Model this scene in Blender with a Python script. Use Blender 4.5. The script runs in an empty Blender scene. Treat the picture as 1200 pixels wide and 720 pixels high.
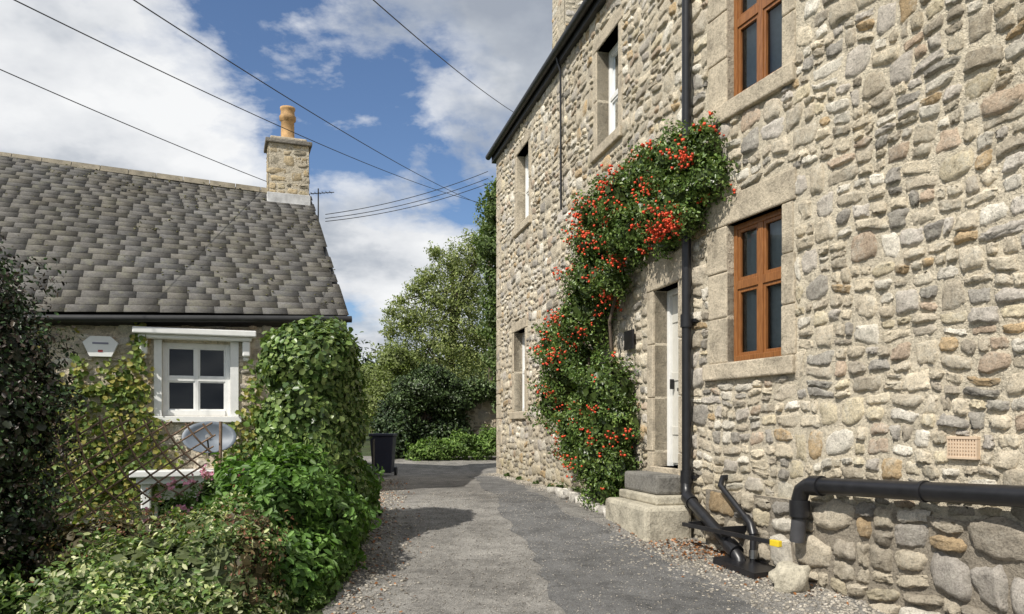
import bpy, math, random
import numpy as np
from mathutils import Vector
random.seed(3); R=np.random.default_rng(7)
scene=bpy.context.scene
scene.view_settings.view_transform='Standard'; scene.view_settings.look='None'; scene.view_settings.exposure=0

# ------------------------------------------------------------------ helpers
def link(o,parent=None):
    scene.collection.objects.link(o)
    if parent: o.parent=parent
    return o
def grp(name):
    e=bpy.data.objects.new(name,None); e.empty_display_size=.2
    return link(e)
def mesh_fast(name,V,F,mat,parent=None,col=None,smooth=False):
    V=np.asarray(V,dtype=np.float32).reshape(-1,3); F=np.asarray(F,dtype=np.int32)
    k=F.shape[1]; me=bpy.data.meshes.new(name)
    me.vertices.add(len(V)); me.vertices.foreach_set('co',V.ravel())
    me.loops.add(F.size); me.loops.foreach_set('vertex_index',F.ravel())
    me.polygons.add(len(F)); me.polygons.foreach_set('loop_start',np.arange(len(F),dtype=np.int32)*k)
    me.polygons.foreach_set('loop_total',np.full(len(F),k,dtype=np.int32))
    me.update(calc_edges=True); me.validate()
    if smooth: me.polygons.foreach_set('use_smooth',np.ones(len(me.polygons),dtype=bool))
    if col is not None:
        c=np.ones((len(V),4),dtype=np.float32); c[:,:3]=col
        a=me.color_attributes.new('Col','FLOAT_COLOR','POINT'); a.data.foreach_set('color',c.ravel())
    me.materials.append(mat)
    return link(bpy.data.objects.new(name,me),parent)
def mesh_py(name,V,F,mat,parent=None,bevel=0,smooth=False):
    me=bpy.data.meshes.new(name); me.from_pydata([tuple(v) for v in V],[],F); me.update()
    me.materials.append(mat)
    if smooth:
        for p in me.polygons: p.use_smooth=True
    o=link(bpy.data.objects.new(name,me),parent)
    if bevel:
        m=o.modifiers.new('b','BEVEL'); m.width=bevel; m.segments=2; m.limit_method='ANGLE'
    return o
def tube(name,pts,r,mat,parent=None,res=6):
    cu=bpy.data.curves.new(name,'CURVE'); cu.dimensions='3D'; cu.bevel_depth=r; cu.bevel_resolution=res; cu.use_fill_caps=True
    sp=cu.splines.new('POLY'); sp.points.add(len(pts)-1)
    for i,p in enumerate(pts): sp.points[i].co=(*p,1)
    cu.materials.append(mat)
    return link(bpy.data.objects.new(name,cu),parent)

# ------------------------------------------------------------------ materials
def newmat(name):
    m=bpy.data.materials.new(name); m.use_nodes=True
    nt=m.node_tree; return m,nt,nt.nodes,nt.links,nt.nodes['Principled BSDF']
def N(nt,t,**k):
    n=nt.nodes.new(t)
    for a,b in k.items(): setattr(n,a,b)
    return n
def noise(nt,scale,detail=5,rough=.6,vec=None):
    n=N(nt,'ShaderNodeTexNoise'); n.inputs['Scale'].default_value=scale; n.inputs['Detail'].default_value=detail; n.inputs['Roughness'].default_value=rough
    if vec is not None: nt.links.new(vec,n.inputs['Vector'])
    return n
def ramp(nt,inp,stops):
    r=N(nt,'ShaderNodeValToRGB'); cr=r.color_ramp
    while len(cr.elements)<len(stops): cr.elements.new(.5)
    for e,(p,c) in zip(cr.elements,stops):
        e.position=p; e.color=(c[0],c[1],c[2],1) if hasattr(c,'__len__') else (c,c,c,1)
    nt.links.new(inp,r.inputs[0]); return r
def mix(nt,mode,fac,a,b):
    m=N(nt,'ShaderNodeMix',data_type='RGBA',blend_type=mode)
    for s,v in ((0,fac),(6,a),(7,b)):
        if hasattr(v,'is_output'): nt.links.new(v,m.inputs[s])
        elif s==0: m.inputs[0].default_value=v
        else: m.inputs[s].default_value=(*v,1)
    return m.outputs[2]
def bump(nt,h,strength,dist,bsdf,prev=None):
    b=N(nt,'ShaderNodeBump'); b.inputs['Strength'].default_value=strength; b.inputs['Distance'].default_value=dist
    nt.links.new(h,b.inputs['Height'])
    if prev is not None: nt.links.new(prev,b.inputs['Normal'])
    nt.links.new(b.outputs[0],bsdf.inputs['Normal']); return b.outputs[0]
def tc(nt): return N(nt,'ShaderNodeTexCoord').outputs['Object']
def damp(nt,v,c,nz):
    s=N(nt,'ShaderNodeSeparateXYZ'); nt.links.new(v,s.inputs[0])
    a=N(nt,'ShaderNodeMath',operation='MULTIPLY_ADD'); nt.links.new(nz,a.inputs[0]); a.inputs[1].default_value=-1.6; nt.links.new(s.outputs[2],a.inputs[2])
    r=ramp(nt,a.outputs[0],[(0,(.66,.65,.60)),(.6,(1,1,1))]); return mix(nt,'MULTIPLY',1,c,r.outputs[0])

def m_simple(name,col,rough=.5,var=.25,scale=6,bmp=.0,metal=0,bscale=60):
    m,nt,ns,L,b=newmat(name); v=tc(nt)
    n=noise(nt,scale,4,.65,v)
    c=tuple(max(0,x*(1-var)) for x in col); d=tuple(x*(1+var) for x in col)
    r=ramp(nt,n.outputs['Fac'],[(.3,c),(.7,d)])
    L.new(r.outputs[0],b.inputs['Base Color']); b.inputs['Roughness'].default_value=rough; b.inputs['Metallic'].default_value=metal
    if bmp: bump(nt,noise(nt,bscale,4,.7,v).outputs['Fac'],bmp,.01,b)
    return m
def m_stone(name,lichen=.35,dark=1.0,bs=.9,lcol=(.60,.57,.49),dmp=False,lo=.46):
    m,nt,ns,L,b=newmat(name); v=tc(nt)
    at=N(nt,'ShaderNodeAttribute',attribute_name='Col').outputs['Color']
    n1=noise(nt,13,6,.78,v); r1=ramp(nt,n1.outputs['Fac'],[(.30,lo*dark),(.43,.92*dark),(.55,1.06*dark),(.74,1.45*dark)])
    c=mix(nt,'MULTIPLY',1,at,r1.outputs[0])
    n2=noise(nt,5.5,5,.8,v); r2=ramp(nt,n2.outputs['Fac'],[(.50,0),(.62,lichen)])
    c=mix(nt,'MIX',r2.outputs[0],c,tuple(x*dark for x in lcol))
    n3=noise(nt,65,3,.8,v); r3=ramp(nt,n3.outputs['Fac'],[(.3,.6),(.56,1.12)])
    c=mix(nt,'MULTIPLY',.9,c,r3.outputs[0])
    n4=noise(nt,.6,3,.6,v); r4=ramp(nt,n4.outputs['Fac'],[(.3,(.86,.84,.80)),(.65,(1.12,1.12,1.12))])
    c=mix(nt,'MULTIPLY',1,c,r4.outputs[0])
    if dmp: c=damp(nt,v,c,n4.outputs['Fac'])
    L.new(c,b.inputs['Base Color']); b.inputs['Roughness'].default_value=.92
    b.inputs['Specular IOR Level'].default_value=.2
    p=bump(nt,n1.outputs['Fac'],bs,.035,b); bump(nt,n3.outputs['Fac'],bs*.7,.008,b,p)
    return m
def m_mortar(name,col):
    m,nt,ns,L,b=newmat(name); v=tc(nt)
    n1=noise(nt,9,5,.78,v); r1=ramp(nt,n1.outputs['Fac'],[(.3,tuple(x*.5 for x in col)),(.46,col),(.72,tuple(x*1.2 for x in col))])
    n4=noise(nt,.7,3,.6,v); r4=ramp(nt,n4.outputs['Fac'],[(.3,.82),(.65,1.08)])
    n2=noise(nt,45,3,.8,v); r3=ramp(nt,n2.outputs['Fac'],[(.3,.6),(.58,1.12)])
    c=mix(nt,'MULTIPLY',1,r1.outputs[0],r4.outputs[0]); c=mix(nt,'MULTIPLY',.8,c,r3.outputs[0])
    L.new(c,b.inputs['Base Color']); b.inputs['Roughness'].default_value=.95
    p=bump(nt,n1.outputs['Fac'],1,.05,b); bump(nt,n2.outputs['Fac'],.9,.012,b,p)
    return m
def m_leaf(name,rough=.45,trans=.3):
    m,nt,ns,L,b=newmat(name)
    at=N(nt,'ShaderNodeAttribute',attribute_name='Col').outputs['Color']
    L.new(at,b.inputs['Base Color']); b.inputs['Roughness'].default_value=rough; b.inputs['Specular IOR Level'].default_value=.35
    if trans:
        t=N(nt,'ShaderNodeBsdfTranslucent'); c=mix(nt,'MULTIPLY',1,at,(1.5,1.7,.7)); L.new(c,t.inputs['Color'])
        ms=N(nt,'ShaderNodeMixShader'); ms.inputs[0].default_value=trans
        L.new(b.outputs[0],ms.inputs[1]); L.new(t.outputs[0],ms.inputs[2]); L.new(ms.outputs[0],ns['Material Output'].inputs[0])
    return m
def m_glass(name):
    m,nt,ns,L,b=newmat(name)
    g=N(nt,'ShaderNodeBsdfGlossy'); g.inputs['Roughness'].default_value=.02; g.inputs['Color'].default_value=(.9,.95,1,1)
    t=N(nt,'ShaderNodeBsdfTransparent'); t.inputs['Color'].default_value=(.7,.75,.75,1)
    f=N(nt,'ShaderNodeFresnel'); f.inputs['IOR'].default_value=1.5
    ms=N(nt,'ShaderNodeMixShader'); L.new(f.outputs[0],ms.inputs[0]); L.new(t.outputs[0],ms.inputs[1]); L.new(g.outputs[0],ms.inputs[2])
    L.new(ms.outputs[0],ns['Material Output'].inputs[0]); return m

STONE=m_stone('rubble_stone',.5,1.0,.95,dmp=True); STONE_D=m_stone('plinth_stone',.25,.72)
STONE_G=m_stone('loose_stone',.3); STONE_C=m_stone('chimney_stone',.2)
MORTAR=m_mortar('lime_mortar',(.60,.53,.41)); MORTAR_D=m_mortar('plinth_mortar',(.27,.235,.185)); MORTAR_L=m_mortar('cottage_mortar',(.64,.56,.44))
def m_dressed(name,col):
    m,nt,ns,L,b=newmat(name); v=tc(nt)
    n=noise(nt,3.5,6,.72,v); r=ramp(nt,n.outputs['Fac'],[(.3,tuple(x*.55 for x in col)),(.5,col),(.7,tuple(x*1.22 for x in col))])
    n2=noise(nt,35,4,.8,v); r2=ramp(nt,n2.outputs['Fac'],[(.3,.55),(.55,1.1)])
    L.new(mix(nt,'MULTIPLY',.9,r.outputs[0],r2.outputs[0]),b.inputs['Base Color']); b.inputs['Roughness'].default_value=.92
    p=bump(nt,n.outputs['Fac'],.6,.06,b); bump(nt,n2.outputs['Fac'],.9,.012,b,p); return m
DRESSED=m_dressed('dressed_sandstone',(.50,.43,.325))
SLATE=m_stone('slate',.45,.95,.12,(.21,.205,.155),lo=.6)
BLACK=m_simple('black_plastic',(.014,.014,.016),.36,.3,8)
BLACKM=m_simple('black_gutter',(.02,.02,.02),.5,.3,8)
WHITE=m_simple('white_paint',(.80,.80,.78),.4,.05,10)
CREAM=m_simple('door_paint',(.62,.60,.54),.45,.08,10)
GLASS=m_glass('window_glass')
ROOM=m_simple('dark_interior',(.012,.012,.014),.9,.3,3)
BLIND=m_simple('blind_fabric',(.50,.54,.58),.8,.1,20)
LEAF=m_leaf('leaf',.5,.25); LEAF_D=m_leaf('dark_leaf',.4,0); LEAF_G=m_leaf('glossy_leaf',.34,.15)
BERRY=m_leaf('berry',.35,0)
BARK=m_simple('bark',(.10,.075,.055),.9,.4,12,.8)
TERRA=m_simple('chimney_pot_clay',(.44,.27,.12),.8,.35,9,.5)
LEAD=m_simple('lead_flashing',(.55,.55,.55),.6,.3,6,.3)
WIRE=m_simple('wire_black',(.02,.02,.02),.6,.1,5)
YEL=m_simple('yellow_plastic',(.75,.55,.03),.4,.1,5)
TRELW=m_simple('trellis_wood',(.22,.145,.10),.85,.35,15,.4)
WOOD,nt,ns,L,b=newmat('varnished_wood'); v=tc(nt); mp=N(nt,'ShaderNodeMapping'); mp.inputs['Scale'].default_value=(14,14,1.2); L.new(v,mp.inputs[0])
n=noise(nt,5,6,.7,mp.outputs[0]); r=ramp(nt,n.outputs['Fac'],[(.3,(.15,.056,.016)),(.55,(.28,.112,.034)),(.75,(.38,.165,.055))]); L.new(r.outputs[0],b.inputs['Base Color']); b.inputs['Roughness'].default_value=.38
def m_asphalt(name,base,var):
    m,nt,ns,L,b=newmat(name); v=tc(nt)
    n1=noise(nt,.6,6,.7,v); r1=ramp(nt,n1.outputs['Fac'],[(.34,tuple(x*(1-var) for x in base)),(.5,base),(.66,tuple(x*(1+var) for x in base))])
    n2=noise(nt,95,3,.85,v); r2=ramp(nt,n2.outputs['Fac'],[(.33,.35),(.5,1.0),(.66,1.9)])
    c=mix(nt,'MULTIPLY',.95,r1.outputs[0],r2.outputs[0])
    n3=noise(nt,3.3,6,.82,v); r3=ramp(nt,n3.outputs['Fac'],[(.35,.62),(.5,1.0),(.64,1.25)]); c=mix(nt,'MULTIPLY',1,c,r3.outputs[0])
    vo=N(nt,'ShaderNodeTexVoronoi',feature='DISTANCE_TO_EDGE'); vo.inputs['Scale'].default_value=.55
    ds=N(nt,'ShaderNodeVectorMath',operation='ADD'); nn=noise(nt,1.6,5,.75,v); L.new(v,ds.inputs[0])
    sc=N(nt,'ShaderNodeVectorMath',operation='SCALE'); sc.inputs['Scale'].default_value=1.6; L.new(nn.outputs['Color'],sc.inputs[0]); L.new(sc.outputs[0],ds.inputs[1]); L.new(ds.outputs[0],vo.inputs['Vector'])
    rc=ramp(nt,vo.outputs['Distance'],[(0,.45),(.006,1)]); c=mix(nt,'MULTIPLY',.7,c,rc.outputs[0])
    L.new(c,b.inputs['Base Color']); b.inputs['Roughness'].default_value=.9; b.inputs['Specular IOR Level'].default_value=.25
    p=bump(nt,n2.outputs['Fac'],.9,.012,b); bump(nt,n3.outputs['Fac'],.6,.04,b,p); return m
ASPH=m_asphalt('asphalt_worn',(.225,.214,.197),.3); ASPH2=m_asphalt('asphalt_patch',(.148,.146,.143),.2)
GRASS,nt,ns,L,b=newmat('ground_earth_grass'); v=tc(nt); n=noise(nt,1.5,6,.7,v)
r=ramp(nt,n.outputs['Fac'],[(.3,(.045,.035,.02)),(.5,(.05,.075,.02)),(.7,(.08,.11,.03))]); L.new(r.outputs[0],b.inputs['Base Color']); b.inputs['Roughness'].default_value=.95
bump(nt,noise(nt,30,4,.8,v).outputs['Fac'],1,.05,b)

# ------------------------------------------------------------------ terrain
YK=[-400,0,5,6.5,8,9.5,11,18,22,24,40,80,400]; ZK=[-.3,-.04,.05,.19,.31,.47,.53,.53,.78,.9,1.8,4,12]
def zr(y): return np.interp(y,YK,ZK)
def xl(y): return np.interp(y,[-50,0,6.3,7,10,16,20,26],[-1.35,-1.35,-1.4,-1.45,-1.8,-2.75,-3.5,-6])
def ground_z(x,y):
    z=zr(y); d=np.clip((xl(y)-.35-x)/1.3,0,1); d=d*d*(3-2*d)
    f=np.clip((24-y)/4,0,1)
    return z-d*f*(z+1.3)
ys=np.concatenate([[-400,-200,-100,-50,-20,-10],np.arange(-5,26.01,.25),[28,30,35,40,50,60,80,120,200,400]])
xs=np.concatenate([[-400,-200,-100,-60,-35,-20],np.arange(-12,9.01,.25),[15,25,40,80,200,400]])
X,Y=np.meshgrid(xs,ys); Z=ground_z(X,Y)
def gridfaces(nr,nc):
    i=np.arange(nr-1)[:,None]*nc+np.arange(nc-1)[None]; i=i.ravel()
    return np.stack([i,i+1,i+nc+1,i+nc],1)
mesh_fast('ground',np.stack([X,Y,Z],-1),gridfaces(*X.shape),GRASS)
ry=np.arange(-5,22.01,.25); nc=25
def xright(y): return np.where(y<8.77,5.359-.386*y,4.136-.2465*y)+.05
RX=[];jit=R.normal(0,.03,len(ry))
for i,y in enumerate(ry):
    a=xl(y)+jit[i]-.05; bb=xright(y) if y<18 else np.interp(y,[18,18.3,22],[-.25,3,9])
    RX.append(np.linspace(a,bb,nc))
RX=np.array(RX); RYY=np.repeat(ry[:,None],nc,1)
mesh_fast('road',np.stack([RX,RYY,zr(RYY)+.006],-1),gridfaces(*RX.shape),ASPH)
py=np.arange(3,17.01,.25); L1=np.interp(py,[3,7,9,12,15,19],[.9,.35,.0,-.25,-.6,-1.3])+.06*np.sin(py*1.7); R1=np.interp(py,[3,7,8.5,10,13,19],[2.4,1.75,1.3,.7,.35,-.6])+.05*np.sin(py*2.3)
w=np.linspace(0,1,7)[None]; jl=R.normal(0,.03,len(py)); 
PX=(L1+jl)[:,None]*(1-w)+(R1+R.normal(0,.03,len(py)))[:,None]*w; PYY=np.repeat(py[:,None],7,1)
mesh_fast('road_patch',np.stack([PX,PYY,zr(PYY)+.011],-1),gridfaces(*PX.shape),ASPH2)

# ------------------------------------------------------------------ wall frames
class Fr:
    def __init__(s,o,d,n): s.o=np.array(o,float); s.d=np.array(d,float)/np.hypot(*d); s.n=np.array(n,float)/np.hypot(*n)
    def __call__(s,u,z,o):
        u=np.asarray(u,float); z=np.asarray(z,float); o=np.asarray(o,float)
        return np.stack([s.o[0]+s.d[0]*u+s.n[0]*o, s.o[1]+s.d[1]*u+s.n[1]*o, z+0*u],-1)
def box(name,f,u0,u1,z0,z1,o0,o1,mat,parent=None,bevel=.006):
    V=[f(u,z,o) for u,z,o in [(u0,z0,o0),(u1,z0,o0),(u1,z0,o1),(u0,z0,o1),(u0,z1,o0),(u1,z1,o0),(u1,z1,o1),(u0,z1,o1)]]
    F=[(0,1,2,3),(4,7,6,5),(0,4,5,1),(1,5,6,2),(2,6,7,3),(3,7,4,0)]
    return mesh_py(name,V,F,mat,parent,bevel)
PAL=np.array([(.58,.51,.40),(.49,.43,.34),(.66,.58,.45),(.55,.41,.25),(.34,.315,.28),(.53,.42,.32),(.72,.67,.58),(.53,.485,.43),(.42,.37,.30),(.63,.55,.40)])
PW=np.array([.18,.15,.15,.05,.07,.05,.13,.13,.06,.04]);PW=PW/PW.sum()
def wob(u,z): return .028*np.sin(u*2.1+z*.9+1)+.018*np.sin(u*4.7-z*3.1)+.010*np.sin(u*9.3+z*5)+.006*np.sin(u*17+z*13)
def stones(name,f,u0,u1,z0,z1,excl,s=1.0,mat=STONE,parent=None,res=(9,7),prot=(.016,.044),pal=PAL,pw=PW,warp=1.0,gap=.010):
    nx,ny=res; gx,gy=np.meshgrid(np.linspace(-1,1,nx),np.linspace(-1,1,ny)); 
    gx=np.sign(gx)*np.abs(gx)**.75; gy=np.sign(gy)*np.abs(gy)**.75
    FB=gridfaces(ny,nx); Vs=[];Fs=[];Cs=[];cnt=0
    rects=[]; z=z0
    while z<z1-.03:
        H=random.uniform(.17,.32)*s
        if z1-z-H<.1*s: H=z1-z
        u=u0
        while u<u1-.02:
            t=random.random()
            W=random.uniform(.2,.42)*s if t<.55 else random.uniform(.13,.28)*s
            if u1-u-W<.1*s: W=u1-u
            if t<.27: rects.append((u,u+W,z,z+H))
            elif t<.93 or H<.26*s:
                h=H*random.uniform(.35,.65); rects.append((u,u+W,z,z+h))
                if random.random()<.5 and W>.24*s:
                    q=W*random.uniform(.35,.65); rects+= [(u,u+q,z+h,z+H),(u+q,u+W,z+h,z+H)]
                else: rects.append((u,u+W,z+h,z+H))
            else:
                a=H*random.uniform(.28,.38); b_=H*random.uniform(.6,.72)
                rects+=[(u,u+W,z,z+a),(u,u+W,z+a,z+b_),(u,u+W,z+b_,z+H)]
            u+=W
        z+=H
    for (a,b_,c,d) in rects:
        ok=True
        for (A,B,C,D) in excl:
            if a<B and b_>A and c<D and d>C:
                cands=[(a,min(b_,A),c,d),(max(a,B),b_,c,d),(a,b_,c,min(d,C)),(a,b_,max(c,D),d)]
                cands=[q for q in cands if q[1]-q[0]>.05 and q[3]-q[2]>.04]
                if not cands: ok=False;break
                a,b_,c,d=max(cands,key=lambda q:(q[1]-q[0])*(q[3]-q[2]))
        if not ok: continue
        w=(b_-a)/2-gap*random.uniform(.1,1.5); h=(d-c)/2-gap*random.uniform(.1,1.4)
        if w<.022 or h<.018: continue
        rr=random.choice([.04,.09,.14,.2])
        x=gx*(1-rr*gy**2); y=gy*(1-rr*gx**2)
        k=[random.gauss(0,.11) for _ in range(8)]
        wa=(1-gx)*(1-gy)/4; wb=(1+gx)*(1-gy)/4; wc=(1+gx)*(1+gy)/4; wd=(1-gx)*(1+gy)/4
        x=x+k[0]*wa+k[1]*wb+k[2]*wc+k[3]*wd; y=y+1.35*(k[4]*wa+k[5]*wb+k[6]*wc+k[7]*wd)
        p1,p2=random.uniform(0,6.28),random.uniform(0,6.28)
        x=x+np.abs(gx)**3*.06*np.sin(gy*3.2+p1)*np.sign(gx); y=y+np.abs(gy)**3*.09*np.sin(gx*3.7+p2)*np.sign(gy)
        pr=random.uniform(*prot); e=random.choice([3,5,8])
        prof=(1-np.abs(gx)**e)*(1-np.abs(gy)**e)
        tilt=1+random.uniform(-.4,.4)*gx+random.uniform(-.4,.4)*gy+random.uniform(-.2,.2)*np.sin(gx*2.5+p2)
        o=pr*np.power(np.clip(prof,0,1),.5)*tilt+R.normal(0,.0045,gx.shape)*(prof>0)-.014*(prof<=0)
        U=(a+b_)/2+x*w+R.normal(0,.0045,gx.shape); Zz=(c+d)/2+y*h+R.normal(0,.0045,gx.shape)
        U2=U+warp*.8*wob(Zz*1.3+5,U); Z2=Zz+warp*wob(U,Zz)
        P=f(U2,Z2,o).reshape(-1,3); Vs.append(P); Fs.append(FB+cnt); cnt+=nx*ny
        cc=pal[R.choice(len(pal),p=pw)]*random.uniform(.82,1.16)
        Cs.append(np.repeat(cc[None],nx*ny,0))
    F=np.concatenate(Fs)
    P=np.concatenate(Vs); q=F[0]; nn=np.cross(P[q[1]]-P[q[0]],P[q[3]]-P[q[0]])
    if nn[0]*f.n[0]+nn[1]*f.n[1]<0: F=F[:,::-1]
    return mesh_fast(name,P,F,mat,parent,np.concatenate(Cs),True)
def sheet(name,f,u0,u1,z0,z1,holes,mat,parent,depth=.3,o=0.006):
    us=sorted({u0,u1,*[h[0] for h in holes],*[h[1] for h in holes]}); zs=sorted({z0,z1,*[h[2] for h in holes],*[h[3] for h in holes]})
    V=[];F=[]
    for i in range(len(us)-1):
        for j in range(len(zs)-1):
            cu=(us[i]+us[i+1])/2; cz=(zs[j]+zs[j+1])/2
            if any(h[0]<cu<h[1] and h[2]<cz<h[3] for h in holes): continue
            k=len(V); V+=[f(us[i],zs[j],o),f(us[i+1],zs[j],o),f(us[i+1],zs[j+1],o),f(us[i],zs[j+1],o)]; F.append((k,k+1,k+2,k+3))
    for (a,b_,c,d) in holes:
        for (p,q) in [((a,c),(a,d)),((b_,c),(b_,d)),((a,c),(b_,c)),((a,d),(b_,d))]:
            k=len(V); V+=[f(p[0],p[1],o),f(q[0],q[1],o),f(q[0],q[1],o-depth),f(p[0],p[1],o-depth)]; F.append((k,k+1,k+2,k+3))
    return mesh_py(name,V,F,mat,parent)
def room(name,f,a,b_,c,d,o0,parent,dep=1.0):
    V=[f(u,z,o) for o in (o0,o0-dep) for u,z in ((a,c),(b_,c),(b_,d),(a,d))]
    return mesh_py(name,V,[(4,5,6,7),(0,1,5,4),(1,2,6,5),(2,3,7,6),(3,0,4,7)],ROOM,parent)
def window(nm,f,a,b_,c,d,rec,mat,parent,fw=.06,mull=(.5,),trans=(),mw=.045,blind=None,sashfw=.035):
    g=grp(nm); g.parent=parent
    o1=-rec; o0=-rec-.07
    box('frame_jamb_near',f,a,a+fw,c,d,o0,o1,mat,g,.004); box('frame_jamb_far',f,b_-fw,b_,c,d,o0,o1,mat,g,.004)
    box('frame_head',f,a+fw,b_-fw,d-fw,d,o0,o1-.002,mat,g,.004); box('frame_cill',f,a+fw,b_-fw,c,c+fw*1.2,o0,o1+.02,mat,g,.004)
    iu0,iu1,iz0,iz1=a+fw,b_-fw,c+fw*1.2,d-fw
    ub=[iu0]+[iu0+(iu1-iu0)*m for m in mull]+[iu1]; zb=[iz0]+[iz0+(iz1-iz0)*t for t in trans]+[iz1]
    for u in ub[1:-1]: box('mullion',f,u-mw/2,u+mw/2,iz0,iz1,o0,o1-.004,mat,g,.004)
    for z in zb[1:-1]:
        for i in range(len(ub)-1):
            l=ub[i]+(mw/2 if i else 0); r_=ub[i+1]-(mw/2 if i<len(ub)-2 else 0)
            box('transom',f,l,r_,z-mw*.6,z+mw*.6,o0,o1-.001,mat,g,.004)
    for i in range(len(ub)-1):
        for j in range(len(zb)-1):
            l=ub[i]+(mw/2 if i else 0); r_=ub[i+1]-(mw/2 if i<len(ub)-2 else 0)
            lo=zb[j]+(mw*.6 if j else 0); hi=zb[j+1]-(mw*.6 if j<len(zb)-2 else 0); s=sashfw
            if s>0:
                box('sash_l',f,l,l+s,lo,hi,o0+.01,o1-.014,mat,g,.003); box('sash_r',f,r_-s,r_,lo,hi,o0+.01,o1-.014,mat,g,.003)
                box('sash_b',f,l+s,r_-s,lo,lo+s,o0+.012,o1-.016,mat,g,.003); box('sash_t',f,l+s,r_-s,hi-s,hi,o0+.012,o1-.016,mat,g,.003)
    mesh_py('glass',[f(iu0,iz0,o0+.03),f(iu1,iz0,o0+.03),f(iu1,iz1,o0+.03),f(iu0,iz1,o0+.03)],[(0,1,2,3)],GLASS,g)
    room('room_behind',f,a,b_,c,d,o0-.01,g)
    if blind:
        V=[];F=[]; n=int((blind[1]-blind[0])/.075)
        for i in range(n):
            u=blind[0]+(i+.5)*.075; k=len(V); da=.026+random.uniform(-.006,.006)
            V+=[f(u-da,blind[2],o0-.02),f(u+da,blind[2],o0-.05),f(u+da,blind[3],o0-.05),f(u-da,blind[3],o0-.02)]; F.append((k,k+1,k+2,k+3))
        mesh_py('vertical_blind',V,F,BLIND,g)
    return g
def surround(f,a,b_,c,d,A,B,C,D,parent,pr=.03,rec=.12,nj=3):
    box('stone_lintel',f,A-.02,B+.02,d,D,-rec-.1,pr,DRESSED,parent,.016)
    box('stone_sill',f,A-.03,B+.03,C,c,-rec-.1,pr+.04,DRESSED,parent,.016)
    for (l,r_) in ((A,a),(b_,B)):
        zz=np.linspace(c,d,nj+1)
        for i in range(nj):
            w=random.uniform(-.03,.03)
            ll,rr=(l-w,r_) if l==A else (l,r_+w)
            box('stone_jamb',f,ll,rr,zz[i]+.003,zz[i+1]-.003,-rec-.1,pr-random.uniform(0,.01),DRESSED,parent,.016)

# ------------------------------------------------------------------ right stone house
H=grp('stone_house')
NF=Fr((1.974,8.77),(.360,-.933),(-.933,-.360)); FF=Fr((1.974,8.77),(-.2393,.9709),(-.9709,-.2393))
WT=7.75
op_n=[(.66,1.49,2.25,3.66),(.66,1.49,4.9,6.35),(3.29,3.49,1.39,1.51)]
ex_n=[(.33,1.66,2.08,3.95),(.33,1.66,4.72,6.65),(3.27,3.51,1.37,1.53)]
sheet('near_wall_mortar',NF,0,8.6,-.4,WT,op_n,MORTAR,H)
stones('near_wall_stones',NF,.0,6.2,.95,WT-.02,ex_n,.88,STONE,H,(10,8),(.016,.044))
stones('near_wall_stones_b',NF,6.2,8.6,.95,WT-.02,[],1.3,STONE,H,(6,5))
NP=Fr(NF(.0,0,.05)[:2],(.360,-.933),(-.933,-.360))
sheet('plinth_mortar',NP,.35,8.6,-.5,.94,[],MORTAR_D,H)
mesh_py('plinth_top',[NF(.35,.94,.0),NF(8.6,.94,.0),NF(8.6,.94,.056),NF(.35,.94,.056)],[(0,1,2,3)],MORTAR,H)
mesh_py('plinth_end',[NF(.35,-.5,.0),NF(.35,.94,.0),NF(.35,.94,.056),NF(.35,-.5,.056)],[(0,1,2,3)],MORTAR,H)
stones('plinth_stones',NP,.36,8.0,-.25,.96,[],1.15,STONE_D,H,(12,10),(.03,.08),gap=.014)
stones('base_stones',NF,0.0,.36,.2,.95,[],.9,STONE,H)
surround(NF,.66,1.49,2.25,3.66,.33,1.66,2.08,3.95,H); surround(NF,.66,1.49,4.9,6.35,.33,1.66,4.72,6.65,H)
window('ground_floor_window',NF,.66,1.49,2.25,3.66,.07,WOOD,H,.055,(.5,),(.56,),.07,(.74,1.42,2.3,3.6),.035)
window('first_floor_window',NF,.66,1.49,4.9,6.35,.07,WOOD,H,.055,(.5,),(.56,),.07,(.74,1.42,4.95,6.3),.035)
vg=grp('air_vent'); vg.parent=H
VENT=m_simple('vent_clay',(.60,.46,.33),.8,.1,9)
box('vent_frame_t',NF,3.27,3.51,1.51,1.53,-.02,.045,VENT,vg,.003); box('vent_frame_b',NF,3.27,3.51,1.37,1.39,-.02,.045,VENT,vg,.003)
for i in range(11): box('vent_bar',NF,3.272+i*.0224,3.284+i*.0224,1.39,1.51,-.02,.041,VENT,vg,0)
for i in range(1,5): box('vent_slat',NF,3.284,3.50,1.39+i*.024-.006,1.39+i*.024+.006,-.02,.038,VENT,vg,0)
op_f=[(2.15,3.0,5.65,7.1),(6.85,7.8,5.65,7.15),(7.15,8.05,1.9,3.55),(.25,.95,1.12,3.25)]
ex_f=[(2.01,3.14,5.5,7.3),(6.68,7.96,5.5,7.33),(6.98,8.2,1.75,3.75),(.08,1.12,.6,3.6)]
sheet('far_wall_mortar',FF,0,9.6,-.2,WT,op_f,MORTAR,H,.35)
stones('far_wall_stones',FF,0,9.6,.35,WT-.02,ex_f,.95,STONE,H,(8,6),(.014,.038))
for o,e in list(zip(op_f,ex_f))[:3]: surround(FF,*o,*e,H,.025,.15,2)
window('upper_window',FF,2.15,3.0,5.65,7.1,.17,WHITE,H,.07,(),(.5,),.05)
window('upper_window',FF,6.85,7.8,5.65,7.15,.17,WHITE,H,.07,(),(.5,),.05)
window('lower_window',FF,7.15,8.05,1.9,3.55,.17,WHITE,H,.07,(.5,),(.5,),.05)
z=.4;i=0
while z<WT-.2:
    h=random.uniform(.24,.36); box('quoin',FF,9.6-(.5 if i%2 else .32),9.63,z,min(z+h-.012,WT-.05),-.3,.03,DRESSED,H,.015); z+=h;i+=1
D=grp('front_door'); D.parent=H
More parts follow.
